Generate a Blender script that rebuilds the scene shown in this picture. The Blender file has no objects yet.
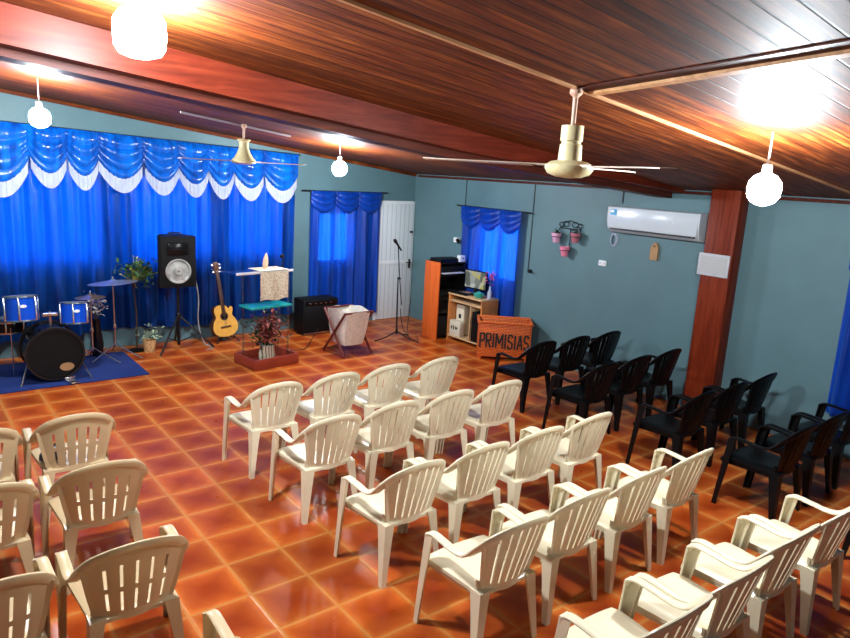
import bpy, bmesh, math, random
from mathutils import Vector, Matrix
random.seed(7)
PI = math.pi
C = bpy.context.scene.collection
XW, YW, XL, YR = 5.42, 1.60, -4.2, -9.8          # right, back, left and rear walls
def cz(x): return 2.53 + .116*(XW-x)             # height of the sloping ceiling

# ------------------------------------------------------------------ materials
def nodes(name):
    m = bpy.data.materials.new(name); m.use_nodes = True
    nt = m.node_tree; b = nt.nodes['Principled BSDF']
    return m, nt, b
def N(nt, typ, **kw):
    n = nt.nodes.new(typ)
    for k, v in kw.items():
        if k.startswith('i_'): n.inputs[int(k[2:])].default_value = v
        else: setattr(n, k, v)
    return n
def mathn(nt, op, a, b=None, c=None):
    n = nt.nodes.new('ShaderNodeMath'); n.operation = op
    for i, v in enumerate((a, b, c)):
        if v is None: continue
        if isinstance(v, (int, float)): n.inputs[i].default_value = v
        else: nt.links.new(v, n.inputs[i])
    return n.outputs[0]
def ramp(nt, fac, stops):
    r = nt.nodes.new('ShaderNodeValToRGB'); e = r.color_ramp.elements
    while len(e) < len(stops): e.new(.5)
    for k, (p, c) in zip(e, stops): k.position = p; k.color = (*c, 1)
    nt.links.new(fac, r.inputs[0]); return r.outputs[0]
def mat(name, col, rough=.5, metal=0, var=.12, scale=8, bump=0, spec=None, coat=0, trans=0):
    m, nt, b = nodes(name)
    tc = N(nt, 'ShaderNodeTexCoord')
    no = N(nt, 'ShaderNodeTexNoise'); no.inputs['Scale'].default_value = scale; no.inputs['Detail'].default_value = 3
    nt.links.new(tc.outputs['Object'], no.inputs['Vector'])
    lo = tuple(c*(1-var) for c in col); hi = tuple(min(1, c*(1+var)) for c in col)
    nt.links.new(ramp(nt, no.outputs[0], [(.3, lo), (.7, hi)]), b.inputs['Base Color'])
    b.inputs['Roughness'].default_value = rough; b.inputs['Metallic'].default_value = metal
    if spec is not None: b.inputs['Specular IOR Level'].default_value = spec
    b.inputs['Coat Weight'].default_value = coat
    if bump:
        bp = N(nt, 'ShaderNodeBump'); bp.inputs['Strength'].default_value = bump; bp.inputs['Distance'].default_value = .01
        nt.links.new(no.outputs[0], bp.inputs['Height']); nt.links.new(bp.outputs[0], b.inputs['Normal'])
    if trans:
        t = N(nt, 'ShaderNodeBsdfTranslucent'); t.inputs[0].default_value = (*hi, 1)
        mx = N(nt, 'ShaderNodeMixShader'); mx.inputs[0].default_value = trans
        out = nt.nodes['Material Output']
        nt.links.new(b.outputs[0], mx.inputs[1]); nt.links.new(t.outputs[0], mx.inputs[2]); nt.links.new(mx.outputs[0], out.inputs[0])
    return m
def emis(name, col, s):
    m, nt, b = nodes(name)
    b.inputs['Base Color'].default_value = (*col, 1)
    b.inputs['Emission Color'].default_value = (*col, 1); b.inputs['Emission Strength'].default_value = s
    return m

def floor_mat():
    m, nt, b = nodes('terracotta_tile')
    tc = N(nt, 'ShaderNodeTexCoord'); sp = N(nt, 'ShaderNodeSeparateXYZ'); nt.links.new(tc.outputs['Object'], sp.inputs[0])
    def edge(s):
        f = mathn(nt, 'FRACT', mathn(nt, 'DIVIDE', s, .38))
        return mathn(nt, 'SUBTRACT', .5, mathn(nt, 'ABSOLUTE', mathn(nt, 'SUBTRACT', f, .5)))
    d = mathn(nt, 'MINIMUM', edge(sp.outputs[0]), edge(sp.outputs[1]))
    cx = N(nt, 'ShaderNodeCombineXYZ')
    for i in (0, 1): nt.links.new(mathn(nt, 'FLOOR', mathn(nt, 'DIVIDE', sp.outputs[i], .38)), cx.inputs[i])
    wn = N(nt, 'ShaderNodeTexWhiteNoise'); nt.links.new(cx.outputs[0], wn.inputs['Vector'])
    no = N(nt, 'ShaderNodeTexNoise'); no.inputs['Scale'].default_value = 9; no.inputs['Detail'].default_value = 5; no.inputs['Roughness'].default_value = .6
    nt.links.new(tc.outputs['Object'], no.inputs['Vector'])
    dd = mathn(nt, 'ADD', mathn(nt, 'MULTIPLY', mathn(nt, 'SUBTRACT', no.outputs[0], .5), .22), d)
    tile = ramp(nt, dd, [(.02, (.56, .145, .024)), (.13, (.44, .082, .012)), (.40, (.30, .038, .005))])
    hs = N(nt, 'ShaderNodeHueSaturation'); nt.links.new(tile, hs.inputs['Color'])
    nt.links.new(mathn(nt, 'ADD', mathn(nt, 'MULTIPLY', wn.outputs['Value'], .35), .82), hs.inputs['Value'])
    g = ramp(nt, d, [(.018, (1, 1, 1)), (.034, (0, 0, 0))])
    mx = N(nt, 'ShaderNodeMixRGB'); nt.links.new(g, mx.inputs[0]); nt.links.new(hs.outputs[0], mx.inputs[1]); mx.inputs[2].default_value = (.54, .205, .048, 1)
    nt.links.new(mx.outputs[0], b.inputs['Base Color'])
    nt.links.new(mathn(nt, 'ADD', mathn(nt, 'MULTIPLY', no.outputs[0], .16), .22), b.inputs['Roughness']); b.inputs['Specular IOR Level'].default_value = .17
    bp = N(nt, 'ShaderNodeBump'); bp.inputs['Strength'].default_value = .35; bp.inputs['Distance'].default_value = .004
    nt.links.new(ramp(nt, d, [(.015, (0, 0, 0)), (.04, (1, 1, 1))]), bp.inputs['Height']); nt.links.new(bp.outputs[0], b.inputs['Normal'])
    return m
def plank_mat(name, axis, lo, mid, hi, w=.12, rough=.33, groove=True, scale=1.0):
    m, nt, b = nodes(name)                        # boards run along the other axis
    tc = N(nt, 'ShaderNodeTexCoord'); sp = N(nt, 'ShaderNodeSeparateXYZ'); nt.links.new(tc.outputs['Object'], sp.inputs[0])
    s = sp.outputs[axis]
    mp = N(nt, 'ShaderNodeMapping'); nt.links.new(tc.outputs['Object'], mp.inputs[0])
    sc = [1.1, 1.1, 1.1]; sc[axis] = 13
    if not groove: sc = [13, 13, 13]; sc[axis] = 1.1
    mp.inputs['Scale'].default_value = [k*scale for k in sc]
    idx = mathn(nt, 'FLOOR', mathn(nt, 'DIVIDE', s, w))
    wn = N(nt, 'ShaderNodeTexWhiteNoise'); wn.noise_dimensions = '1D'; nt.links.new(idx, wn.inputs['W'])
    off = N(nt, 'ShaderNodeVectorMath'); off.operation = 'ADD'; nt.links.new(mp.outputs[0], off.inputs[0])
    if groove:
        cb = N(nt, 'ShaderNodeCombineXYZ'); nt.links.new(mathn(nt, 'MULTIPLY', wn.outputs['Value'], 37), cb.inputs[0]); nt.links.new(cb.outputs[0], off.inputs[1])
    no = N(nt, 'ShaderNodeTexNoise'); no.inputs['Scale'].default_value = 1.6; no.inputs['Detail'].default_value = 6; no.inputs['Roughness'].default_value = .62; no.inputs['Distortion'].default_value = .5
    nt.links.new(off.outputs[0], no.inputs['Vector'])
    col = ramp(nt, no.outputs[0], [(.30, lo), (.50, mid), (.70, hi)])
    if groove:
        hs = N(nt, 'ShaderNodeHueSaturation'); nt.links.new(col, hs.inputs['Color'])
        nt.links.new(mathn(nt, 'ADD', mathn(nt, 'MULTIPLY', wn.outputs['Value'], .5), .7), hs.inputs['Value'])
        f = mathn(nt, 'FRACT', mathn(nt, 'DIVIDE', s, w))
        d = mathn(nt, 'SUBTRACT', .5, mathn(nt, 'ABSOLUTE', mathn(nt, 'SUBTRACT', f, .5)))
        g = ramp(nt, d, [(.02, (.12, .12, .12)), (.06, (1, 1, 1))])
        mx = N(nt, 'ShaderNodeMixRGB'); mx.blend_type = 'MULTIPLY'; mx.inputs[0].default_value = 1
        nt.links.new(hs.outputs[0], mx.inputs[1]); nt.links.new(g, mx.inputs[2]); col = mx.outputs[0]
        bp = N(nt, 'ShaderNodeBump'); bp.inputs['Strength'].default_value = .4; bp.inputs['Distance'].default_value = .006
        nt.links.new(g, bp.inputs['Height']); nt.links.new(bp.outputs[0], b.inputs['Normal'])
    nt.links.new(col, b.inputs['Base Color']); b.inputs['Roughness'].default_value = rough; b.inputs['Specular IOR Level'].default_value = .13
    return m
def satin_mat(name, lo, hi, trans=.35, rough=.34, sheer=.0):
    m, nt, b = nodes(name)
    tc = N(nt, 'ShaderNodeTexCoord'); mp = N(nt, 'ShaderNodeMapping'); nt.links.new(tc.outputs['Object'], mp.inputs[0])
    mp.inputs['Scale'].default_value = (9, 9, 1.2)
    no = N(nt, 'ShaderNodeTexNoise'); no.inputs['Scale'].default_value = 1.5; no.inputs['Detail'].default_value = 3; nt.links.new(mp.outputs[0], no.inputs['Vector'])
    col = ramp(nt, no.outputs[0], [(.3, lo), (.7, hi)])
    nt.links.new(col, b.inputs['Base Color']); b.inputs['Roughness'].default_value = rough
    b.inputs['Sheen Weight'].default_value = .25; b.inputs['Sheen Tint'].default_value = (.2, .5, 1, 1)
    n2 = N(nt, 'ShaderNodeTexNoise'); n2.inputs['Scale'].default_value = 45; nt.links.new(tc.outputs['Object'], n2.inputs['Vector'])
    bp = N(nt, 'ShaderNodeBump'); bp.inputs['Strength'].default_value = .25; bp.inputs['Distance'].default_value = .01
    nt.links.new(n2.outputs[0], bp.inputs['Height']); nt.links.new(bp.outputs[0], b.inputs['Normal'])
    t = N(nt, 'ShaderNodeBsdfTranslucent'); t.inputs[0].default_value = (.005, .30, .95, 1)
    mx = N(nt, 'ShaderNodeMixShader'); mx.inputs[0].default_value = trans
    nt.links.new(b.outputs[0], mx.inputs[1]); nt.links.new(t.outputs[0], mx.inputs[2]); out = mx.outputs[0]
    if sheer:                                    # loosely woven: part of the light passes straight through
        tr = N(nt, 'ShaderNodeBsdfTransparent'); tr.inputs[0].default_value = (.10, .42, 1, 1)
        m2 = N(nt, 'ShaderNodeMixShader'); m2.inputs[0].default_value = sheer
        nt.links.new(out, m2.inputs[1]); nt.links.new(tr.outputs[0], m2.inputs[2]); out = m2.outputs[0]
    nt.links.new(out, nt.nodes['Material Output'].inputs[0])
    return m
def glass_mat(name, tint=(1, 1, 1), gl=.12):
    m, nt, b = nodes(name)
    t = N(nt, 'ShaderNodeBsdfTransparent'); t.inputs[0].default_value = (*tint, 1)
    g = N(nt, 'ShaderNodeBsdfGlossy'); g.inputs['Roughness'].default_value = .05
    mx = N(nt, 'ShaderNodeMixShader'); mx.inputs[0].default_value = gl
    nt.links.new(t.outputs[0], mx.inputs[1]); nt.links.new(g.outputs[0], mx.inputs[2]); nt.links.new(mx.outputs[0], nt.nodes['Material Output'].inputs[0])
    return m
def stripe_mat(name, base, line, axis, period, duty=.3, rough=.5, edge=None, bump=.5):
    m, nt, b = nodes(name)
    tc = N(nt, 'ShaderNodeTexCoord'); sp = N(nt, 'ShaderNodeSeparateXYZ'); nt.links.new(tc.outputs['Object'], sp.inputs[0])
    f = mathn(nt, 'FRACT', mathn(nt, 'DIVIDE', sp.outputs[axis], period))
    d = mathn(nt, 'ABSOLUTE', mathn(nt, 'SUBTRACT', f, .5))
    g = ramp(nt, d, [(duty*.5-.02, (1, 1, 1)), (duty*.5+.02, (0, 0, 0))])
    mx = N(nt, 'ShaderNodeMixRGB'); nt.links.new(g, mx.inputs[0]); mx.inputs[1].default_value = (*base, 1); mx.inputs[2].default_value = (*line, 1)
    nt.links.new(mx.outputs[0], b.inputs['Base Color']); b.inputs['Roughness'].default_value = rough
    bp = N(nt, 'ShaderNodeBump'); bp.inputs['Strength'].default_value = bump; bp.inputs['Distance'].default_value = .006; bp.invert = True
    nt.links.new(g, bp.inputs['Height']); nt.links.new(bp.outputs[0], b.inputs['Normal'])
    return m
def wicker_mat():
    m, nt, b = nodes('wicker_orange')
    tc = N(nt, 'ShaderNodeTexCoord'); ck = N(nt, 'ShaderNodeTexBrick'); 
    mp = N(nt, 'ShaderNodeMapping'); nt.links.new(tc.outputs['Object'], mp.inputs[0]); mp.inputs['Rotation'].default_value = (PI/2, 0, 0)
    nt.links.new(mp.outputs[0], ck.inputs['Vector'])
    ck.inputs['Scale'].default_value = 1; ck.inputs['Brick Width'].default_value = .05; ck.inputs['Row Height'].default_value = .022; ck.inputs['Mortar Size'].default_value = .004
    ck.inputs['Color1'].default_value = (.95, .20, .025, 1); ck.inputs['Color2'].default_value = (.80, .14, .018, 1); ck.inputs['Mortar'].default_value = (.30, .04, .006, 1)
    nt.links.new(ck.outputs['Color'], b.inputs['Base Color']); b.inputs['Roughness'].default_value = .55
    bp = N(nt, 'ShaderNodeBump'); bp.inputs['Strength'].default_value = .7; bp.inputs['Distance'].default_value = .008; bp.invert = True
    nt.links.new(ck.outputs['Fac'], bp.inputs['Height']); nt.links.new(bp.outputs[0], b.inputs['Normal'])
    return m
def lace_mat(name, a, c, scale):
    m, nt, b = nodes(name)
    tc = N(nt, 'ShaderNodeTexCoord'); v = N(nt, 'ShaderNodeTexVoronoi'); v.inputs['Scale'].default_value = scale; nt.links.new(tc.outputs['Object'], v.inputs['Vector'])
    nt.links.new(ramp(nt, v.outputs['Distance'], [(.25, c), (.5, a)]), b.inputs['Base Color']); b.inputs['Roughness'].default_value = .8
    return m

M = dict(
    floor=floor_mat(),
    ceil=plank_mat('varnished_boards', 1, (.030, .005, .0010), (.115, .022, .0032), (.26, .072, .013), .12, .58),
    beam=plank_mat('red_brown_beam', 0, (.055, .007, .003), (.10, .013, .005), (.15, .024, .009), groove=False, rough=.42),
    beam2=plank_mat('shaded_beam', 0, (.035, .008, .005), (.07, .014, .008), (.11, .025, .012), groove=False, rough=.5),  # beam brown darkened: shade on the lower beam put into the colour
    pillar=plank_mat('red_pillar', 2, (.10, .012, .004), (.17, .022, .007), (.23, .036, .011), groove=False, rough=.4),
    batten=plank_mat('light_batten', 0, (.35, .16, .06), (.5, .25, .11), (.6, .33, .16), groove=False, rough=.5),
    wall=mat('teal_wall_paint', (.092, .178, .200), .55, var=.06, scale=2.5, bump=.04),
    base=mat('pale_skirting', (.50, .52, .50), .5),
    white=mat('white_paint', (.74, .76, .77), .35, var=.04),
    door=stripe_mat('white_door_boards', (.70, .74, .76), (.40, .44, .47), 0, .092, .10, .35),
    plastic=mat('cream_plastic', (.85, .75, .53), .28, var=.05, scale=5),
    plastic_shaded=mat('shaded_plastic', (.62, .465, .27), .30, var=.06, scale=5),  # chair plastic browned: backlit shade of the left block put into the colour
    seat_white=mat('white_seat_plastic', (.82, .83, .80), .26, var=.04, scale=5),
    plastic_black=mat('black_plastic', (.003, .003, .0035), .38, var=.2, spec=.18),
    satin=satin_mat('blue_satin', (.0, .012, .075), (.0, .055, .25), .36, .26, .06),
    swag=satin_mat('blue_satin_swag', (.0, .045, .30), (.0, .165, .75), .10, .24),
    satin2=satin_mat('royal_blue_voile', (.0, .030, .27), (.0, .075, .48), .20, .4, .26),
    fringe=mat('white_fringe', (.52, .57, .70), .8, trans=.25),
    metal=mat('chrome', (.62, .64, .68), .22, 1, var=.05),
    dmetal=mat('black_metal', (.012, .012, .014), .35, .4),
    black=mat('matte_black', (.004, .004, .0045), .6, spec=.2),
    gloss_black=mat('gloss_black', (.004, .004, .005), .2, var=.05, spec=.3),
    grille=mat('speaker_grille', (.004, .004, .0045), .7, bump=.4, scale=200, spec=.2),
    cone=mat('speaker_cone', (.30, .30, .28), .35, var=.3, scale=14),
    rug=mat('blue_rug', (.002, .020, .14), .95, bump=.4, scale=120),
    drumblue=mat('blue_drum_wrap', (.004, .075, .62), .16, .25, coat=.6),
    drumhead=mat('drum_head', (.12, .125, .14), .4),
    bronze=mat('bronze_cymbal', (.55, .40, .30), .3, .9, scale=30),
    silver=mat('pale_cymbal', (.62, .66, .76), .3, .9, scale=30),
    spruce=mat('guitar_top', (.80, .42, .08), .25, var=.1, scale=20, coat=.4),
    rosewood=mat('rosewood', (.10, .035, .015), .4),
    darkred=mat('dark_red_wood', (.13, .020, .014), .4),
    tray=mat('red_tray_paint', (.30, .045, .022), .35, scale=4),
    canvas=mat('cream_canvas', (.76, .70, .60), .85, bump=.3, scale=25),
    orangewood=plank_mat('orange_laminate', 2, (.50, .090, .015), (.60, .115, .022), (.68, .14, .03), groove=False, rough=.35),
    oak=mat('pale_laminate', (.58, .37, .19), .4, var=.2, scale=12),
    deskside=mat('desk_side', (.52, .19, .05), .4, var=.2, scale=12), beige=mat('beige_cardboard', (.62, .55, .42), .7),
    wicker=wicker_mat(),
    pink=mat('pink_pot', (.72, .20, .30), .45), lilac=mat('lilac_pot', (.66, .34, .50), .45), rose=mat('dusky_rose_pot', (.42, .13, .17), .45),
    leaf=mat('leaf_green', (.03, .085, .022), .5, var=.5, scale=20), darkleaf=mat('dark_leaf', (.012, .03, .012), .5, var=.5, scale=20),
    paleleaf=mat('pale_leaf', (.28, .38, .26), .6, var=.4, scale=20), petal=mat('white_petal', (.72, .70, .62), .7),
    redpetal=mat('dried_red_petal', (.22, .045, .035), .7, var=.5, scale=20), pinkpetal=mat('pink_petal', (.75, .10, .32), .6), yellowleaf=mat('yellow_leaf', (.40, .38, .06), .6),
    stem=mat('brown_stem', (.05, .028, .015), .7),
    woven=lace_mat('woven_pot', (.62, .38, .16), (.30, .12, .04), 42),
    lace=lace_mat('lace_cloth', (.68, .60, .44), (.50, .36, .22), 34),
    ribbed=stripe_mat('ribbed_cream', (.66, .57, .42), (.16, .11, .06), 0, .035, .3, .6),
    glass=glass_mat('clear_glass', (.90, .95, .95)), acrylic=glass_mat('clear_acrylic', (.80, .92, .95), .25),
    turq=mat('turquoise_glass', (.02, .42, .40), .12, trans=.2),
    shell=mat('shell_cream', (.72, .50, .32), .5),
    fan=mat('cream_enamel', (.74, .64, .36), .3, var=.05), fanrod=mat('pinkish_rod', (.66, .42, .30), .4), blade=mat('fan_blade', (.62, .50, .40), .4),
    ac=mat('ac_white', (.58, .62, .66), .22, var=.02), vent=mat('vent_dark', (.03, .035, .04), .5), sticker=mat('blue_sticker', (.01, .28, .55), .3),
    tag=mat('tan_wood_tag', (.38, .21, .09), .6), paper=stripe_mat('printed_paper', (.50, .49, .48), (.34, .34, .36), 2, .016, .25, .6, bump=0), mount=mat('grey_mount', (.50, .50, .52), .6),
    cable=mat('grey_cable', (.30, .31, .33), .5), bcable=mat('black_cable', (.01, .01, .01), .5), conduit=mat('dark_wire', (.025, .04, .045), .6),
    bulb=emis('lit_bulb', (.86, .94, 1.0), 680), socket=mat('bulb_socket', (.7, .7, .68), .4),
    screen=None, teal=mat('teal_plastic', (.03, .40, .34), .3), purse=mat('dark_purse', (.018, .014, .016), .45, bump=.5),
    frame=mat('dark_window_frame', (.09, .07, .06), .5), letter=mat('black_letter', (.008, .008, .008), .6),
)
def screen_mat():
    m, nt, b = nodes('lit_screen')
    tc = N(nt, 'ShaderNodeTexCoord'); v = N(nt, 'ShaderNodeTexVoronoi'); v.inputs['Scale'].default_value = 11; nt.links.new(tc.outputs['Object'], v.inputs['Vector'])
    sp = N(nt, 'ShaderNodeSeparateColor'); nt.links.new(v.outputs['Color'], sp.inputs[0])
    col = ramp(nt, sp.outputs[0], [(.2, (.10, .13, .10)), (.45, (.36, .40, .36)), (.7, (.70, .74, .70)), (.9, (.62, .55, .10))])
    nt.links.new(col, b.inputs['Emission Color']); b.inputs['Emission Strength'].default_value = .6; b.inputs['Base Color'].default_value = (.02, .02, .02, 1)
    return m
M['screen'] = screen_mat()

# ------------------------------------------------------------------ mesh helpers
class MB:
    def __init__(s): s.v = []; s.f = []
    def add(s, vs, fs, mx=None):
        k = len(s.v)
        for p in vs:
            p = Vector(p); s.v.append(mx @ p if mx else p)
        s.f += [tuple(i+k for i in f) for f in fs]; return s
    def box(s, c, d, mx=None, bev=0.0, taper=None):
        bm = bmesh.new(); bmesh.ops.create_cube(bm, size=1)
        for v in bm.verts: v.co = Vector((v.co.x*d[0], v.co.y*d[1], v.co.z*d[2]))
        if taper:
            for v in bm.verts:
                if v.co.z < 0: v.co.x *= taper[0]; v.co.y *= taper[1]
        if bev: bmesh.ops.bevel(bm, geom=list(bm.edges), offset=bev, segments=2, profile=.5, affect='EDGES')
        bm.verts.index_update()
        s.add([Vector(c)+v.co for v in bm.verts], [[v.index for v in f.verts] for f in bm.faces], mx); bm.free(); return s
    def tube(s, pts, r, n=8, mx=None, closed=False):
        pts = [Vector(p) for p in pts]; vs = []; fs = []; up = None
        for i, p in enumerate(pts):
            t = (pts[min(i+1, len(pts)-1)]-pts[max(i-1, 0)]).normalized()
            if up is None: up = Vector((0, 0, 1)) if abs(t.z) < .9 else Vector((1, 0, 0))
            a = (up - t*up.dot(t)).normalized(); b = t.cross(a); up = a
            rr = r[i] if isinstance(r, (list, tuple)) else r
            vs += [p+a*rr*math.cos(2*PI*k/n)+b*rr*math.sin(2*PI*k/n) for k in range(n)]
        for i in range(len(pts)-1):
            for k in range(n): fs.append((i*n+k, i*n+(k+1) % n, (i+1)*n+(k+1) % n, (i+1)*n+k))
        fs.append(tuple(range(n-1, -1, -1))); fs.append(tuple((len(pts)-1)*n+k for k in range(n)))
        return s.add(vs, fs, mx)
    def lathe(s, prof, n=24, mx=None, caps=True):
        vs = []; fs = []
        for r, z in prof: vs += [(r*math.cos(2*PI*k/n), r*math.sin(2*PI*k/n), z) for k in range(n)]
        for i in range(len(prof)-1):
            for k in range(n): fs.append((i*n+k, i*n+(k+1) % n, (i+1)*n+(k+1) % n, (i+1)*n+k))
        if caps:
            fs.append(tuple(range(n-1, -1, -1))); fs.append(tuple((len(prof)-1)*n+k for k in range(n)))
        return s.add(vs, fs, mx)
    def grid(s, fn, nu, nv, mx=None, thick=0):
        vs = [fn(i/nu, j/nv) for j in range(nv+1) for i in range(nu+1)]; w = nu+1
        fs = [(j*w+i, j*w+i+1, (j+1)*w+i+1, (j+1)*w+i) for j in range(nv) for i in range(nu)]
        return s.add(vs, fs, mx)
    def slab(s, fn, nu, nv, off, mx=None):       # closed sheet: top surface and the same surface moved by off
        w = nu+1; top = [Vector(fn(i/nu, j/nv)) for j in range(nv+1) for i in range(nu+1)]; n = len(top); off = Vector(off)
        vs = top + [p+off for p in top]
        fs = []
        for j in range(nv):
            for i in range(nu):
                q = (j*w+i, j*w+i+1, (j+1)*w+i+1, (j+1)*w+i); fs.append(q); fs.append(tuple(k+n for k in reversed(q)))
        rim = [i for i in range(w)] + [j*w+nu for j in range(1, nv+1)] + [nv*w+i for i in range(nu-1, -1, -1)] + [j*w for j in range(nv-1, 0, -1)]
        for a, b in zip(rim, rim[1:]+rim[:1]): fs.append((b, a, a+n, b+n))
        return s.add(vs, fs, mx)
    def prism(s, poly, h, mx=None):              # polygon in XY, height along Z
        n = len(poly); vs = [(x, y, 0) for x, y in poly]+[(x, y, h) for x, y in poly]
        fs = [tuple(range(n-1, -1, -1)), tuple(range(n, 2*n))]+[(i, (i+1) % n, (i+1) % n+n, i+n) for i in range(n)]
        return s.add(vs, fs, mx)
    def sweep(s, pts, ws, w, t, mx=None):        # flat strip with rounded section: ws = width directions
        vs = []; fs = []; n = 8
        for i, p in enumerate(pts):
            tg = (pts[min(i+1, len(pts)-1)]-pts[max(i-1, 0)]).normalized()
            a = (ws[i]-tg*ws[i].dot(tg)).normalized(); b = tg.cross(a)
            ww = w[i] if isinstance(w, list) else w
            for u, q in ((.5, .2), (.36, .5), (-.36, .5), (-.5, .2), (-.5, -.2), (-.36, -.5), (.36, -.5), (.5, -.2)): vs.append(p+a*u*ww+b*q*t)
        for i in range(len(pts)-1):
            for k in range(n): fs.append((i*n+k, i*n+(k+1) % n, (i+1)*n+(k+1) % n, (i+1)*n+k))
        fs.append(tuple(range(n-1, -1, -1))); fs.append(tuple((len(pts)-1)*n+k for k in range(n)))
        return s.add(vs, fs, mx)
    def obj(s, name, m, parent=None, loc=(0, 0, 0), rot=(0, 0, 0), sharp=42):
        me = bpy.data.meshes.new(name); me.from_pydata([tuple(v) for v in s.v], [], s.f); me.update()
        bm = bmesh.new(); bm.from_mesh(me); bmesh.ops.recalc_face_normals(bm, faces=bm.faces); bm.to_mesh(me); bm.free()
        for p in me.polygons: p.use_smooth = True
        me.set_sharp_from_angle(angle=math.radians(sharp))
        me.materials.append(m if not isinstance(m, str) else M[m])
        o = bpy.data.objects.new(name, me); C.objects.link(o); o.location = loc; o.rotation_euler = rot
        if parent: o.parent = parent
        return o
def T(x, y, z): return Matrix.Translation((x, y, z))
def R(a, ax): return Matrix.Rotation(a, 4, ax)
def tag(o, label, cat, group=None):
    o['label'] = label; o['category'] = cat
    if group: o['group'] = group
    return o
def thing(name, label, cat, loc=(0, 0, 0), rz=0, group=None, rot=None):
    o = bpy.data.objects.new(name, None); C.objects.link(o); o.empty_display_size = .1
    o.location = loc; o.rotation_euler = rot or (0, 0, rz)
    return tag(o, label, cat, group)
def struct(o, label=None):
    o['kind'] = 'structure'
    if label: o['label'] = label
    return o
def dup(root, loc, label, rz=0, group=None):
    r = root.copy(); C.objects.link(r); r.location = loc; r.rotation_euler = (0, 0, rz); r['label'] = label
    if group: r['group'] = group
    for ch in list(root.children):
        c = ch.copy(); C.objects.link(c); c.parent = r
        for g in list(ch.children):
            d = g.copy(); C.objects.link(d); d.parent = c
    return r
def spline(ps, n=6):
    ps = [Vector(p) for p in ps]; out = []
    for i in range(len(ps)-1):
        a, b, c, d = ps[max(i-1, 0)], ps[i], ps[i+1], ps[min(i+2, len(ps)-1)]
        for k in range(n):
            t = k/n
            out.append(.5*((2*b)+(c-a)*t+(2*a-5*b+4*c-d)*t*t+(3*b-a-3*c+d)*t**3))
    out.append(ps[-1]); return out
def leaves(mb, c, spread, n, size, rnd, hub=None):
    for _ in range(n):
        p = Vector((c[0]+rnd.gauss(0, spread[0]), c[1]+rnd.gauss(0, spread[1]), c[2]+rnd.gauss(0, spread[2])))
        s = size*rnd.uniform(.6, 1.3)
        if hub: mb.tube([hub, tuple(p)], .0025, 4)
        mx = Matrix.Translation(p) @ R(rnd.uniform(0, 2*PI), 'Z') @ R(rnd.uniform(-.9, .9), 'X') @ R(rnd.uniform(-.6, .6), 'Y')
        mb.add([(0, -s, 0), (s*.42, -.2*s, s*.12), (s*.3, .5*s, s*.05), (0, s, -s*.2), (-s*.3, .5*s, s*.05), (-s*.42, -.2*s, s*.12), (0, 0, -s*.02)],
               [(0, 1, 6), (1, 2, 6), (2, 3, 6), (3, 4, 6), (4, 5, 6), (5, 0, 6)], mx)

# ------------------------------------------------------------------ the room
b = MB().box(((XL+XW)/2, (YR+YW)/2, -.05), (XW-XL+.3, YW-YR+.3, .1))
struct(b.obj('floor', 'floor'), 'glazed terracotta tile floor with light orange grout')
mb = MB(); x0, x1, y0, y1 = XL-.15, XW+.15, YR-.15, YW+.15
mb.add([(x0, y0, cz(x0)), (x1, y0, cz(x1)), (x1, y1, cz(x1)), (x0, y1, cz(x0)), (x0, y0, cz(x0)+.1), (x1, y0, cz(x1)+.1), (x1, y1, cz(x1)+.1), (x0, y1, cz(x0)+.1)],
       [(0, 1, 2, 3), (7, 6, 5, 4), (0, 4, 5, 1), (1, 5, 6, 2), (2, 6, 7, 3), (3, 7, 4, 0)])
struct(mb.obj('ceiling', 'ceil'), 'sloping varnished board ceiling')
def wall(name, along, pos, out, a0, a1, holes, top, label):
    """along 0: runs in X at y=pos; along 1: runs in Y at x=pos; out = sign of the outward side"""
    xs = sorted({a0, a1, *[h[0] for h in holes], *[h[1] for h in holes]}); mb = MB(); t = .14*out
    def P(a, d, z): return (a, pos+d, z) if along == 0 else (pos+d, a, z)
    for u, v in zip(xs, xs[1:]):
        hs = [h for h in holes if h[0] <= u and h[1] >= v]
        spans = [(0, None)] if not hs else [(0, hs[0][2]), (hs[0][3], None)]
        for z0, z1 in spans:
            tu, tv = (top(u)+.05, top(v)+.05) if z1 is None else (z1, z1)
            vs = [P(u, 0, z0), P(v, 0, z0), P(v, 0, tv), P(u, 0, tu), P(u, t, z0), P(v, t, z0), P(v, t, tv), P(u, t, tu)]
            mb.add(vs, [(0, 1, 2, 3), (7, 6, 5, 4), (0, 4, 5, 1), (1, 5, 6, 2), (2, 6, 7, 3), (3, 7, 4, 0)])
    return struct(mb.obj(name, 'wall', sharp=20), label)
WB = [(-1.0, .35, 1.15, 2.35), (.60, 1.75, 1.15, 2.35), (1.98, 2.88, 1.15, 2.3), (3.50, 4.16, 1.02, 1.88)]  # first three openings are unseen, added to backlight the stage curtain
WR = [(-.96, -.10, .98, 1.92), (-6.75, -5.75, .95, 1.95)]
wall('wall_back', 0, YW, 1, XL, XW, WB, cz, 'teal painted wall behind the stage')
WR = WR[:1]
wall('wall_right', 1, XW, 1, YR, YW, WR, lambda a: cz(XW), 'teal painted wall on the right')
wall('wall_left', 1, XL, -1, YR, YW, [], lambda a: cz(XL), 'teal painted wall on the left')
wall('wall_rear', 0, YR, -1, XL, XW, [], cz, 'teal painted wall behind the camera')
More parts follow.
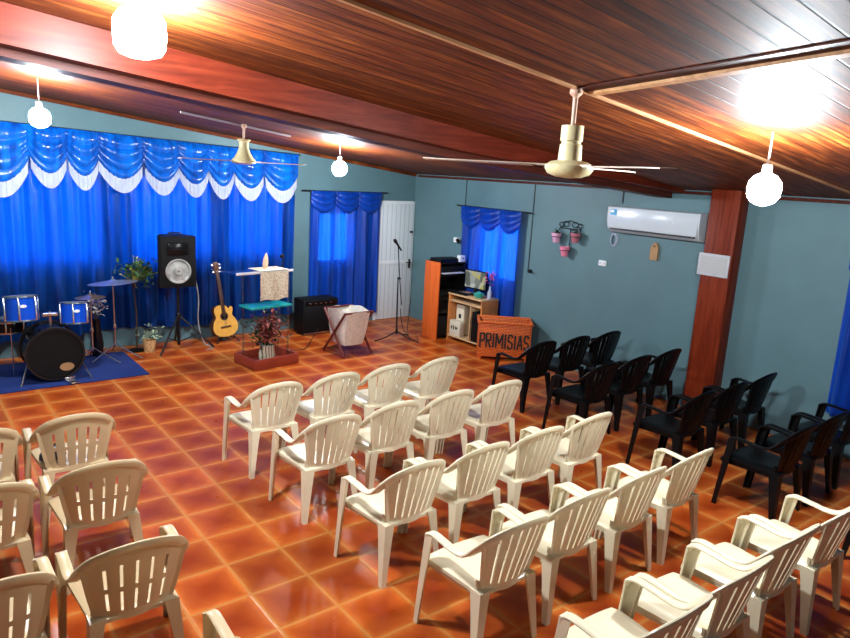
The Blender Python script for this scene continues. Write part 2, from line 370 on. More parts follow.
for i, (along, pos, h) in enumerate([(0, YW, WB[0]), (0, YW, WB[1]), (0, YW, WB[2]), (0, YW, WB[3]), (1, XW, WR[0])]):
    rz = 0 if along == 0 else -PI/2
    c = ((h[0]+h[1])/2, pos+.07, 0) if along == 0 else (pos+.07, (h[0]+h[1])/2, 0)
    w, zz = h[1]-h[0], (h[2]+h[3])/2; hh = h[3]-h[2]
    fr = MB()
    for sx in (-1, 0, 1): fr.box((sx*(w/2-.025), 0, zz), (.05, .05, hh))
    for sz in (-1, 1): fr.box((0, 0, zz+sz*(hh/2-.025)), (w, .05, .05))
    o = struct(fr.obj('window_%d' % (i+1), 'frame', loc=c, rot=(0, 0, rz)))
    for sx in (-1, 1): MB().box((sx*w/4, 0, zz), (w/2-.05, .006, hh-.08)).obj('pane', 'glass', o)
# skirting
struct(MB().box(((4.0), YW-.008, .04), (1.3, .016, .08)).obj('baseboard_back', 'wall'))
struct(MB().box((XW-.008, -1.5, .04), (.016, 6.1, .08)).obj('baseboard_right', 'wall'))
# beams, pillar, battens
def sloped(x0, x1, y0, y1, za, zb, hgt):         # bottom heights za at x0 and zb at x1
    return MB().add([(x0, y0, za), (x1, y0, zb), (x1, y1, zb), (x0, y1, za), (x0, y0, za+hgt), (x1, y0, zb+hgt), (x1, y1, zb+hgt), (x0, y1, za+hgt)],
                    [(0, 1, 2, 3), (7, 6, 5, 4), (0, 4, 5, 1), (1, 5, 6, 2), (2, 6, 7, 3), (3, 7, 4, 0)])
def bent_beam(nm, y0, y1, zs, hgt, m, label):    # bottom heights at the left wall, at x=2 and at the pillar
    st = list(zip((XL, 2.0, XW), zs)); vs_ = []
    for x, z in st: vs_ += [(x, y0, z), (x, y1, z), (x, y1, z+hgt), (x, y0, z+hgt)]
    fs_ = [(k*4+i, k*4+(i+1) % 4, k*4+4+(i+1) % 4, k*4+4+i) for k in (0, 1) for i in range(4)]+[(3, 2, 1, 0), (8, 9, 10, 11)]
    struct(MB().add(vs_, fs_).obj(nm, m), label)
bent_beam('trim_1', -3.56, -3.40, (3.405, 2.75, 2.49), .30, 'beam', 'red-brown ceiling beam running from the pillar')
bent_beam('trim_2', -3.40, -3.18, (3.375, 2.685, 2.42), .32, 'beam2', 'lower ceiling beam behind the red one, shade in its dark colour')
struct(MB().box((XW-.09, -4.165, 1.3), (.20, .335, 2.6), bev=.006).obj('trim_3', 'pillar'), 'red wooden pillar on the right wall')
def batten_x(y, xa, xb, n): struct(sloped(xa, xb, y-.013, y+.013, cz(xa)-.014, cz(xb)-.014, .03).obj(n, 'batten'))
batten_x(-5.52, XL+.02, XW-.02, 'trim_4')
struct(sloped(.72, 2.05, -.272, -.248, cz(.72)-.03, cz(2.05)-.03, .02).obj('trim_5', 'white'))
def cross_batten(nm, off, wd, drop, m):
    xa, xb = 1.115, .19; L = [(xa+off, -5.54), (xa+off+wd, -5.54), (xb+off+wd, YR+.02), (xb+off, YR+.02)]
    vs_ = [(x, y, cz(x)-drop) for x, y in L]+[(x, y, cz(x)+.02) for x, y in L]
    struct(MB().add(vs_, [(3, 2, 1, 0), (4, 5, 6, 7)]+[(i, (i+1) % 4, (i+1) % 4+4, i+4) for i in range(4)]).obj(nm, m))
cross_batten('trim_6', -.02, .045, .020, 'batten')
cross_batten('shadow_strip', -.10, .08, .006, 'beam2')  # dark strip painted as the shadow band beside the light batten
# cornice strips along the eave
struct(MB().box((XW-.012, -4.0, 2.50), (.024, 11, .035)).obj('trim_8', 'beam2'))
mb = sloped(XL, XW, YW-.02, YW-.002, cz(XL)-.045, cz(XW)-.045, .045); struct(mb.obj('trim_9', 'ceil'))

# door
dr = struct(MB().box((5.03, YW-.02, 1.01), (.74, .04, 2.0), bev=.004).obj('door_1', 'door'), 'white boarded door in the back wall')
fr = MB()
fr.box((4.645, YW-.012, 1.03), (.05, .024, 2.06)); fr.box((5.405, YW-.012, 1.03), (.024, .024, 2.06)); fr.box((5.03, YW-.012, 2.035), (.76, .024, .05))
fr.obj('door_frame', 'white', dr)
MB().box((5.03, YW-.045, 1.0), (.70, .012, .07), bev=.003).obj('crossbar', 'white', dr)
MB().box((5.33, YW-.05, .97), (.035, .02, .16), bev=.004).tube([(5.33, YW-.06, 1.0), (5.33, YW-.09, 1.0), (5.24, YW-.09, 1.0)], .009).obj('door_handle', 'dmetal', dr)
MB().box((5.345, YW-.05, 1.53), (.05, .025, .035), bev=.004).obj('latch', 'dmetal', dr)

# wires on the right wall
for i, (y, z0) in enumerate(((.25, 1.1), (-1.22, 1.22), (-2.72, 2.32))):
    tag(MB().box((XW-.006, y, (z0+2.5)/2), (.010, .014, 2.5-z0)).obj('wall_conduit', 'conduit'),
        ['dark conduit on the wall left of the blue window curtain', 'dark conduit on the wall right of the window curtain', 'short dark conduit on the wall above the air conditioner'][i], 'conduit', 'wall conduits')

# ------------------------------------------------------------------ curtains
def pleat(a, k): return   .046*math.sin(2*PI*a/.235+1.5*math.sin(2.3*a+k))+.012*math.sin(2*PI*a/.105+2*math.sin(3.1*a+k))+.010*math.sin(2*PI*a/.51+k)
def drape(a0, a1, top, bot, k, n):
    def fn(u, v):
        a = a0+(a1-a0)*u; zt, zb = top(a), bot(a); amp = .45+.75*v
        return (a, pleat(a+.012*v*math.sin(9*a), k)*amp, zt+(zb-zt)*v)
    return MB().slab(fn, n, 14, (0, .003, 0))
def swag_mesh(x0, x1, zt, de, dm, folds=4, bulge=.09):
    def fn(u, v):
        s = 1-(2*u-1)**2; d = (de+(dm-de)*s)*v
        fold = abs(math.sin(PI*folds*(v**1.15)))*.032*s**.6+.010*math.sin(40*u)*(1-v)*(1-s*.5)
        return (x0+(x1-x0)*u, -.02-bulge*s*math.sin(PI*min(1, .15+v*.75))-fold, zt(x0+(x1-x0)*u)-d)
    return MB().slab(fn, 22, 36, (0, .003, 0))
def fringe_mesh(x0, x1, zt, de, dm, w, bulge=.09):
    def fn(u, v):
        s = 1-(2*u-1)**2; d = de+(dm-de)*s
        return (x0+(x1-x0)*u, -.012-bulge*.70*s+.006*math.sin(70*u), zt(x0+(x1-x0)*u)-d+.03-(w+.03)*v)
    return MB().slab(fn, 30, 4, (0, .004, 0))
YC = 1.50
YC = 1.49
ct = thing('stage_curtain', 'wide blue satin stage curtain with white-fringed swag valance', 'curtain', (0, YC, 0))
ztop = lambda x: 2.715+(3.06-x)*.040
drape(-1.15, 3.05, lambda a: ztop(a)-.05, lambda a: .25+.03*math.sin(3*a), .3, 420).obj('drape', 'satin', ct)
bx = [-1.12, -.50, -.09, .27, .82, 1.28, 1.69, 2.06, 2.52, 3.06]
for i, (p, q) in enumerate(zip(bx, bx[1:])):
    big = .14 if i == 0 else 0
    s = swag_mesh(p-.015, q+.015, lambda x: ztop(x), .31+big*.4, .575+big, 4).obj('swag', 'swag', ct)
    fringe_mesh(p, q, lambda x: ztop(x), .32+big*.4, .58+big, .15).obj('fringe', 'fringe', s)['label'] = 'white fringe band'
MB().tube([(-1.2, .02, ztop(-1.2)), (3.12, .02, ztop(3.12))], .012).obj('curtain_rod', 'dmetal', ct)
def small_curtain(nm, label, loc, rz, w, zt, zb, k, lean):
    t = thing(nm, label, 'curtain', loc, rz)
    drape(-w/2, w/2, lambda a: zt-.02, lambda a: zb+lean*a, k, 150).obj('drape', 'satin2', t)
    for i in range(3): swag_mesh(-w/2+i*w/3-.01, -w/2+(i+1)*w/3+.01, lambda x: zt, .20, .34, 3, .05).obj('swag', 'satin2', t)
    e_ = .16 if 'edge' not in label else .0
    MB().tube([(-w/2-e_, .01, zt), (w/2+e_, .01, zt)], .010).obj('curtain_rod', 'dmetal', t)
    return t
small_curtain('window_curtain', 'royal blue window curtain beside the white door', (3.985, 1.52, 0), 0, 1.30, 2.19, .20, 1.1, -.06)
small_curtain('window_curtain', 'royal blue curtain on the right wall behind the computer desk', (5.33, -.44, 0), -PI/2, 1.30, 2.08, .42, 2.3, 0)
small_curtain('window_curtain', 'blue curtain at the right edge of the photo', (5.33, -6.14, 0), -PI/2, 1.36, 2.08, .42, 3.7, 0)

# ------------------------------------------------------------------ lamps
LB = [(-.66, -.34, 2.86, 'lit bulb hanging above the left end of the stage curtain'), (2.73, -.30, 2.54, 'lit bulb hanging above the blue curtain beside the door'),
      (2.19, -6.03, 2.56, 'lit bulb hanging near the red pillar'), (-.90, -4.45, 3.165, 'large lit bulb hanging nearest the camera, at top left')]
for x, y, z, l in LB:
    t = thing('ceiling_bulb', l, 'lamp', (x, y, z), group='lit bulbs hanging from the ceiling')
    big = 'large' in l
    prof_ = [(.03, .10), (.062, .085), (.088, .05), (.095, .01), (.090, -.03), (.068, -.065), (.036, -.083), (.005, -.09)] if not big else \
        [(.045, .075), (.088, .06), (.116, .02), (.120, -.04), (.116, -.10), (.095, -.135), (.05, -.15), (.005, -.155)]
    top_ = prof_[0][1]
    MB().lathe(prof_, 24).obj('bulb', 'bulb', t)
    MB().lathe([(.020, top_+.055), (.026, top_+.05), (.028, top_), (.026, top_-.004)], 16).obj('socket', 'socket', t)
    MB().tube([(0, 0, top_+.05), (0, 0, max(top_+.06, cz(x)-z-.005))], .006).obj('cord', 'socket', t)

# ------------------------------------------------------------------ ceiling fans
def fan(loc, label, rod_h, cups, motor, blade_z, angs, r0=.8):
    t = thing('ceiling_fan', label, 'fan', loc, group='ceiling fans')
    MB().lathe([(.03, 0), (.035, -.03), (.014, -.05), (.012, -rod_h)], 16).obj('rod', 'fanrod', t)
    MB().lathe(cups, 24).obj('motor_cup', 'fan', t)
    MB().lathe(motor, 32).obj('motor', 'fan', t)
    for a in angs:
        mb = MB()
        mb.box((.16, 0, .0), (.14, .03, .008))
        mb.slab(lambda u, v: (.2+(r0-.2)*u, (v-.5)*(.10+.04*u)*(1-.25*max(0, u-.85)/.15), .012*math.sin((v-.5)*2)), 8, 4, (0, 0, -.006))
        mb.obj('blade', 'blade', t, (0, 0, blade_z), (math.radians(-7), 0, a))
    return t
fan((1.03, -5.51, cz(1.03)), 'cream ceiling fan nearer the camera, hanging at the batten joint', .24,
    [(.04, -.20), (.060, -.195), (.060, -.275), (.052, -.28), (.052, -.29), (.060, -.295), (.064, -.38), (.05, -.385)],
    [(.05, -.375), (.10, -.385), (.132, -.405), (.132, -.425), (.115, -.45), (.07, -.468), (.01, -.473)], -.405, [math.radians(a) for a in (133, 13, 253)])
fan((1.45, -.26, cz(1.45)), 'cream ceiling fan in front of the stage curtain', .18,
    [(.075, -.17), (.08, -.18), (.055, -.20), (.055, -.26), (.075, -.32), (.11, -.38), (.13, -.40)],
    [(.13, -.40), (.14, -.415), (.135, -.44), (.08, -.455), (.01, -.46)], -.42, [math.radians(a) for a in (186, 306, 66)], .78)

# ------------------------------------------------------------------ chairs
def make_chair(label, mm, seat_m, variant, group):
    t = thing('plastic_armchair', label, 'chair', group=group)
    half = [(.256, .172, .555), (.257, .165, .588), (.258, .12, .604), (.258, .03, .599), (.258, -.07, .592), (.252, -.145, .612), (.236, -.215, .680), (.185, -.275, .750), (.10, -.310, .788), (0, -.320, .799)]
    ps = spline(half, 5)
    def wd(p):
        k = min(1, max(0, (p.z-.585)/.13)) if p.y < -.05 else 0
        return Vector((1-k*.75, 0, 0))+Vector((0, -.22, .95))*k
    ws = [wd(p) for p in ps]
    cut = next(i for i, p in enumerate(ps) if p.y < -.10)
    mb = MB()
    rail = ps[cut-1:]; rw = ws[cut-1:]
    lp = [Vector((-p.x, p.y, p.z)) for p in rail[:-1]]; lw = [Vector((-w.x, w.y, w.z)) for w in rw[:-1]]
    full = lp+rail[::-1]; fw = lw+rw[::-1]
    fw = [Vector((0, -.22, .95)) if abs(p.x) < .004 else w for p, w in zip(full, fw)]
    mb.sweep(full, fw, .052, .020)
    def railz(x):
        x = abs(x)
        for p, q in zip(ps[::-1], ps[::-1][1:]):
            if p.x <= x <= q.x and p.y < -.1: return (p.z+(q.z-p.z)*(x-p.x)/max(1e-6, q.x-p.x))
        return .60
    def by(x, z): return -.226-(z-.44)*.27+1.0*x*x
    n = 7 if variant == 0 else 6
    xb, xt = (.165, .218) if variant == 0 else (.172, .222)
    for i in range(n):
        u = -1+2*(i+.5)/n; hw = (1/n)*(.77 if variant == 0 else .78)
        def fn(a, s, u=u, hw=hw):
            uu = u+(a-.5)*2*hw; x1 = uu*xt; zt = railz(x1)-.006; z = .40+(zt-.40)*s; x = uu*(xb+(xt-xb)*s**.8)
            return (x, by(x, z), z)
        mb.slab(fn, 2, 8, (0, .009, 0))
    mb.slab(lambda a, s: ((a-.5)*.385, by((a-.5)*.385, .40)-.004, .372+.045*(2*a-1)**2+.045*s), 14, 2, (0, .015, 0))
    if variant == 1: mb.slab(lambda a, s: ((a-.5)*.38, by((a-.5)*.38, railz((a-.5)*.38)-.085+.07*s), railz((a-.5)*.38)-.085+.07*s), 14, 3, (0, .009, 0))
    for sx in (-1, 1): mb.slab(lambda a, s, sx=sx: (sx*(xb-.03+(xt-xb+.012)*s**.8+.038*a), by(sx*(xb-.01+(xt-xb)*s), .40+.28*s)-.001, .40+(railz(xt-.005)-.41)*s), 2, 8, (0, .011, 0))
    if variant == 1: mb.slab(lambda a, s: ((a-.5)*.365, by((a-.5)*.365, .545+.03*s), .545+.03*s), 12, 2, (0, .0095, 0))
    mb.obj('backrest', mm, t)
    for sx in (-1, 1):
        arm = [Vector((sx*p.x, p.y, p.z)) for p in ps[:cut+1]]
        aw = [Vector((sx*w.x, w.y, w.z)) for w in ws[:cut+1]]
        MB().sweep(arm, aw, [.052]*len(arm), .018).obj('armrest', mm, t)
    # seat: dished sheet with a turned-down rim
    def sf(u, v):
        y = -.215+.455*v; w = .196+.042*v; a = (u-.5)*2; x = a*w
        e = max(abs(a)**6, abs(2*v-1)**8)
        z = .428+.012*v-.020*(1-a*a)*(1-(2*v-1)**2)-.030*e-.018*max(0, v-.86)/.14
        return (x, y+.022*v*(1-a*a), z)
    MB().slab(sf, 16, 16, (0, 0, -.020)).obj('seat', seat_m, t)
    ap = MB()
    for s, (xa, ya, xc, yc) in ((1, (.186, -.21, .226, .235)), (-1, (-.186, -.21, -.226, .235))):
        ap.slab(lambda u, v, xa=xa, ya=ya, xc=xc, yc=yc: (xa+(xc-xa)*u, ya+(yc-ya)*u, .398-.04*v), 4, 2, (-s*.01, 0, 0))
    ap.slab(lambda u, v: ((u-.5)*.452, .236+.02*(1-(2*u-1)**2), .398-.04*v), 8, 2, (0, -.01, 0))
    ap.obj('seat_frame', mm, t)
    def leg(sx, sy, top, bot, w0, d0, w1, d1, th=.011):
        vs = []
        for k in range(7):
            s = k/6; p = Vector(top).lerp(Vector(bot), s); w = w0+(w1-w0)*s**.8; d = d0+(d1-d0)*s**.8
            p.x *= sx
            for ax, ay in ((0, 0), (-sx*w, 0), (-sx*w, -sy*th), (-sx*th, -sy*th), (-sx*th, -sy*d), (0, -sy*d)): vs.append((p.x+ax, p.y+ay, p.z))
        fs = [(k*6+i, k*6+(i+1) % 6, k*6+6+(i+1) % 6, k*6+6+i) for k in range(6) for i in range(6)]
        fs += [(5, 4, 3, 2, 1, 0), tuple(36+i for i in range(6))]
        MB().add(vs, fs).obj('leg', mm, t)
    for sx in (-1, 1):
        leg(sx, 1, (.281, .178, .592), (.282, .240, 0), .056, .062, .034, .034)
        leg(sx, -1, (.206, -.222, .402), (.236, -.252, 0), .072, .085, .034, .036)
    return t
RY = [-2.845, -3.735, -4.70, -5.54, -6.45]
rowname = ['front row', 'second row', 'third row', 'fourth row', 'rear row']
pos4 = ['at the left end', 'second from left', 'second from right', 'at the right end']
gw, gt, gb = 'cream plastic chairs in the middle block', 'shade-browned plastic chairs in the left block', 'black plastic chairs in the right block'
protoW = make_chair('x', 'plastic', 'plastic', 0, gw)
protoT = make_chair('x', 'plastic_shaded', 'plastic_shaded', 1, gt)
protoB = make_chair('x', 'plastic_black', 'plastic_black', 0, gb)
rnd = random.Random(3); used = set()
def put(proto, x, y, label, rz):
    if proto.name not in used:
        used.add(proto.name); proto.location = (x, y, 0); proto.rotation_euler = (0, 0, rz); proto['label'] = label
    else: dup(proto, (x, y, 0), label, rz)
dx = [[o_+.578*c_ for c_ in range(4)] for o_ in (.50, .515, .54, .565, .64)]
for r in range(5):
    for c in range(4):
        put(protoW, dx[r][c], RY[r]+rnd.uniform(-.02, .02), 'cream plastic armchair %s of the %s in the middle block' % (pos4[c], rowname[r]), rnd.uniform(-.02, .02))
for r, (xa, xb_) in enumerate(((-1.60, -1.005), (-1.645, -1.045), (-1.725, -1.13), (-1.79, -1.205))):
    put(protoT, xb_, RY[r], 'shade-browned plastic armchair on the aisle side of the %s in the left block' % rowname[r], -.03)
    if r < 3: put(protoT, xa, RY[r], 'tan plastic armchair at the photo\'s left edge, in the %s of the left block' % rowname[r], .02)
bl = [[3.70, 4.28, 4.86], [3.60, 4.18, 4.76], [3.62, 4.20, 4.79], [3.57, 4.155, 4.75], [3.56]]
BY = [-2.89, -3.78, -4.83, -5.72, -6.69]
pos3 = ['at the aisle end', 'in the middle', 'at the wall end']
for r in range(5):
    for c, x in enumerate(bl[r]):
        put(protoB, x, BY[r]+rnd.uniform(-.02, .02), 'black plastic armchair %s of the %s in the right block' % (pos3[c], rowname[r]), rnd.uniform(-.02, .02))
# purse on a chair
pu = MB(); pu.lathe([(.005, 0), (.06, .0), (.082, .02), (.078, .055), (.05, .085), (.005, .09)], 16, Matrix.Diagonal((1.15, .8, 1, 1)))
pu.tube(spline([(-.06, -.02, .07), (-.03, -.04, .12), (.03, -.04, .12), (.06, -.02, .07)], 5), .008)
tag(pu.obj('purse', 'purse', loc=(-1.13, -2.88, .412), rot=(0, 0, .4)), 'small dark purse lying on a shade-browned chair in the front row', 'bag')

# ------------------------------------------------------------------ stage: rug and drums
tag(MB().box((-.62, .72, .006), (2.10, 1.16, .012), bev=.003).obj('stage_rug', 'rug', rot=(0, 0, 0)), 'flat blue rug under the drum kit', 'rug')
def drum(mb, r, h, n=32): mb.lathe([(r, 0), (r, h)], n)
def hoop(mb, r, z, w=.016):
    mb.lathe([(r-.006, z-w/2), (r+.007, z-w/2), (r+.007, z+w/2), (r-.006, z+w/2)], 32, caps=False)
# bass drum, axis along Y
t = thing('bass_drum', 'black bass drum standing on the blue rug', 'drum', (-.54, .30, .012))
ry = T(0, 0, .325) @ R(-PI/2, 'X')
MB().lathe([(.285, 0), (.285, .42)], 40, ry).obj('shell', 'gloss_black', t)
MB().lathe([(.278, -.004), (.278, .004)], 40, ry).obj('drum_head', 'black', t)
for z in (0, .42): MB().lathe([(.28, z-.02), (.305, z-.02), (.305, z+.02), (.28, z+.02)], 40, ry, caps=False).obj('hoop', 'dmetal', t)
MB().lathe([(.062, -.009), (.062, .0)], 24, T(.11, 0, -.16) @ ry @ Matrix.Diagonal((1.2, .75, 1, 1))).obj('port_hole', 'tag', t)
for s in (-1, 1):
    MB().tube([(s*.26, .12, .22), (s*.36, -.03, .0)], [.010, .008]).obj('spur', 'metal', t)
for k in range(8):
    a = 2*PI*(k+.5)/8; MB().tube([(.30*math.cos(a), -.01, .325+.30*math.sin(a)), (.30*math.cos(a), .16, .325+.30*math.sin(a))], .006, 6).obj('tension_rod', 'metal', t)
MB().tube([(0, .2, .59), (0, .2, .78)], .014).box((0, .2, .74), (.16, .05, .05), bev=.01).obj('tom_mount', 'metal', t)
def tom(name, label, loc, r, h, rot, shell='drumblue', legs=False, group=None, badge=True):
    t = thing(name, label, 'drum', loc, rot=rot, group=group)
    mb = MB(); drum(mb, r, h); mb.obj('shell', shell, t)
    MB().lathe([(r-.004, h), (r-.004, h+.006)], 32).obj('drum_head', 'drumhead', t)
    for z in (.012, h-.004): mb = MB(); hoop(mb, r+.004, z); mb.obj('hoop', 'metal', t)
    for k in range(6):
        a = 2*PI*(k+.25)/6; MB().box(((r+.011)*math.cos(a), (r+.011)*math.sin(a), h*.5), (.018, .018, h*.92), bev=.003).obj('lug', 'metal', t)
    if badge: MB().lathe([(.032, -.003), (.032, .003)], 20, T(.0, -r-.001, h*.62) @ R(PI/2, 'X') @ Matrix.Diagonal((1, .55, 1, 1))).obj('badge', 'white', t)
    if legs:
        for k in range(3):
            a = 2*PI*k/3+.5; x, y = (r+.02)*math.cos(a), (r+.02)*math.sin(a)
            MB().tube([(x, y, h*.6), (x*1.03, y*1.03, -loc[2]+.012)], .007).obj('leg', 'metal', t)
    return t
tom('tom_drum', 'metallic blue tom drum at the left edge of the kit', (-.80, .60, .68), .165, .28, (-.13, .0, 0), group='blue tom drums')
tom('tom_drum', 'smaller metallic blue tom drum right of the bass drum', (-.27, .60, .60), .150, .25, (-.14, .03, 0), group='blue tom drums')
tom('snare_drum', 'dark snare drum low under the left blue tom', (-.90, .92, .50), .18, .14, (0, 0, 0), 'gloss_black', True, badge=False)
def cymbal_stand(label, base, h, r, tilt, m, name='cymbal_stand', low=False):
    t = thing(name, label, 'cymbal', (*base, .0))
    MB().tube([(0, 0, .16), (0, 0, h)], [.012, .008], 10).obj('pole', 'metal', t)
    MB().lathe([(.02, .40), (.022, .41), (.022, .45), (.02, .46)], 12).obj('collar', 'metal', t)
    for k in range(3):
        a = 2*PI*k/3+PI*1.13; x, y = .34*math.cos(a), .34*math.sin(a)
        MB().tube([(0, 0, .20), (x*.5, y*.5, .11), (x, y, .02)], .009).obj('leg', 'metal', t)
    c = MB().lathe([(.006, .030), (.03, .028), (.05, .014), (r*.6, .004), (r, -.012), (r, -.015), (r*.6, 0), (.05, .010), (.006, .02)], 40)
    c.obj('cymbal', m, t, (0, 0, h-.02), tilt)
    MB().lathe([(.012, 0), (.014, .02), (.008, .05)], 12).obj('wing_nut', 'metal', t, (0, 0, h))
    return t
cymbal_stand('tall tripod stand with a tilted pale crash cymbal at the rug edge', (.27, 1.02), 1.02, .29, (-.08, -.06, 0), 'silver')
cymbal_stand('bronze cymbal on a stand behind the smaller blue tom', (-.02, .92), .87, .175, (-.04, -.02, 0), 'bronze')
# pedal
t = thing('drum_pedal', 'chrome foot pedal on the rug by the bass drum', 'pedal', (-.40, .20, .012), .2)
MB().box((0, .0, .012), (.09, .16, .012), bev=.003).obj('footboard', 'metal', t); MB().box((0, .07, .03), (.12, .02, .04), bev=.004).obj('heel_plate', 'metal', t)
# flowers behind toms
t = thing('flower_arrangement', 'cream artificial flowers in a dark vase behind the small tom', 'flowers', (.10, 1.10+.12, .012))
MB().lathe([(.06, 0), (.08, .15), (.05, .4), (.055, .48)], 20).obj('vase', 'gloss_black', t)
r_ = random.Random(11); mb = MB(); leaves(mb, (0, -.02, .66), (.06, .05, .06), 60, .035, r_); mb.obj('blooms', 'petal', t)
mb = MB()
for k in range(7): mb.tube([(0, 0, .45), (r_.uniform(-.08, .08), r_.uniform(-.06, .06), .64)], .004, 6)
mb.obj('stems', 'stem', t)
# potted plants
t = thing('potted_plant', 'small woven pot with pale leaves at the curtain foot', 'plant', (.74, 1.18, 0))
MB().lathe([(.068, 0), (.085, .15), (.088, .17), (.078, .168), (.06, .15)], 20).obj('pot', 'woven', t)
mb = MB(); r_ = random.Random(5); leaves(mb, (.02, -.01, .25), (.07, .05, .05), 60, .035, r_); mb.obj('foliage', 'paleleaf', t)
t = thing('artificial_tree', 'tall thin dark plant with green leaves left of the speaker', 'plant', (.60, 1.27, 0))
MB().lathe([(.09, 0), (.10, .02), (.03, .04)], 16).obj('base', 'black', t)
mb = MB(); mb.tube([(0, 0, .02), (.01, 0, .5), (-.02, -.02, .9)], [.014, .011, .008])
for k in range(6): mb.tube([(-.02, -.02, .85), (r_.uniform(-.18, .18), r_.uniform(-.1, .05), r_.uniform(.95, 1.2))], .005, 6)
mb.obj('stem', 'stem', t)
mb = MB(); leaves(mb, (.0, -.06, 1.14), (.10, .04, .07), 130, .042, r_); leaves(mb, (.13, -.05, 1.04), (.06, .04, .08), 90, .04, r_); mb.obj('foliage', 'leaf', t)
mb = MB(); leaves(mb, (.05, -.08, 1.10), (.11, .03, .07), 26, .026, r_, (-.02, -.02, .95)); mb.obj('blooms', 'yellowleaf', t)

# ------------------------------------------------------------------ speaker on tripod
t = thing('speaker_stand', 'black tripod stand under the loudspeaker', 'stand', (1.12, 1.14, 0))
MB().tube([(0, 0, .06), (0, 0, .88)], [.02, .0175], 14).obj('pole', 'dmetal', t)
MB().lathe([(.028, .42), (.034, .43), (.034, .50), (.028, .51)], 14).obj('collar', 'dmetal', t)
for a in (-2.42, -.35, 1.36):
    x, y = .46*math.cos(a), .46*math.sin(a)
    MB().tube([(x*.05, y*.05, .46), (x, y, .016)], .014).tube([(0, 0, .10), (x*.55, y*.55, .21)], .009).obj('leg', 'dmetal', t)
t = thing('loudspeaker', 'black loudspeaker on the tripod stand before the blue curtain', 'speaker', (1.10, 1.17, .88), -.08)
body = [(-.235, -.15), (.235, -.15), (.235, -.05), (.15, .17), (-.15, .17), (-.235, -.05)]
MB().prism(body, .68).obj('cabinet', 'black', t)
MB().box((0, -.155, .34), (.43, .02, .64), bev=.008).obj('front_panel', 'grille', t)
mx = T(0, -.168, .22) @ R(PI/2, 'X')
MB().lathe([(.01, .022), (.05, .02), (.055, .010), (.13, -.0), (.150, .016), (.165, .012), (.165, -.004)], 36, mx, caps=False).obj('woofer', 'cone', t)
MB().box((0, -.172, .52), (.27, .03, .16), bev=.012).box((0, -.186, .52), (.20, .012, .09), bev=.004).obj('horn', 'gloss_black', t)
MB().tube(spline([(-.07, .0, .67), (-.07, 0, .71), (.07, 0, .71), (.07, 0, .67)], 5), .012).obj('handle', 'dmetal', t)
tag(MB().tube(spline([(1.36, 1.16, 1.0), (1.40, 1.14, .7), (1.40, 1.16, .35), (1.46, 1.12, .06), (1.55, 1.0, .009), (1.42, .9, .009)], 8), .008, 8).obj('speaker_cable', 'cable'), 'grey cable hanging from the loudspeaker to the floor', 'cable')

# ------------------------------------------------------------------ guitar
t = thing('acoustic_guitar', 'honey coloured acoustic guitar with cutaway leaning on its stand', 'guitar', (1.84, 1.26, .075), rot=(math.radians(-9), math.radians(-5), .10))
hp = [(0, 0), (.10, .012), (.175, .07), (.195, .15), (.17, .235), (.135, .285), (.13, .32), (.145, .365), (.150, .405), (.118, .432), (.085, .405), (.05, .445), (.03, .462)]
hl = [(0, 0), (.10, .012), (.175, .07), (.195, .15), (.17, .235), (.135, .285), (.13, .32), (.142, .365), (.138, .42), (.10, .46), (.03, .468)]
rp = [(p.x, p.y) for p in spline([(x, z, 0) for x, z in hp], 4)]; lp_ = [(-p.x, p.y) for p in spline([(x, z, 0) for x, z in hl], 4)]
poly = rp+lp_[::-1][:-1]
mxg = R(PI/2, 'X')
MB().prism(poly, .095, T(0, .05, 0) @ mxg).obj('body', 'rosewood', t)
MB().prism([(x*.985, (y-.23)*.985+.23) for x, y in poly], .012, T(0, -.035, 0) @ mxg).obj('soundboard', 'spruce', t)
MB().lathe([(.062, 0), (.062, .004)], 28, T(0, -.046, .30) @ mxg).obj('rosette', 'rosewood', t)
MB().lathe([(.048, 0), (.048, .006)], 28, T(0, -.047, .30) @ mxg).obj('sound_hole', 'black', t)
MB().box((0, -.052, .145), (.16, .012, .026), bev=.004).obj('bridge', 'rosewood', t)
MB().box((0, -.050, .64), (.052, .016, .66), bev=.003).box((0, -.032, .68), (.042, .03, .46), bev=.008).obj('neck', 'rosewood', t)
MB().box((0, -.038, 1.0), (.07, .018, .17), bev=.004).obj('headstock', 'rosewood', t)
for s in (-1, 1):
    for k in range(3): MB().lathe([(.006, 0), (.006, .022), (.012, .026), (.012, .038), (.004, .042)], 10, T(s*.034, -.035, .945+.05*k) @ R(s*PI/2, 'Y')).obj('tuning_peg', 'metal', t)
mb = MB()
for k in range(6): mb.tube([((k-2.5)*.007, -.062, .145), ((k-2.5)*.006, -.060, .93)], .0012, 5)
mb.obj('strings', 'metal', t)
t = thing('guitar_stand', 'low black stand holding the acoustic guitar', 'stand', (1.83, 1.28, 0))
MB().tube([(0, .14, .02), (0, .02, .35), (0, .0, .42)], .010).obj('upright', 'dmetal', t)
for s in (-1, 1):
    MB().tube([(0, .08, .22), (s*.17, -.14, .012)], .009).obj('leg', 'dmetal', t)
    MB().tube([(0, .06, .12), (s*.09, .02, .068), (s*.09, -.10, .062), (s*.09, -.11, .10)], .008).obj('cradle_arm', 'dmetal', t)
MB().tube([(0, .08, .2), (0, .20, .012)], .009).obj('leg', 'dmetal', t)

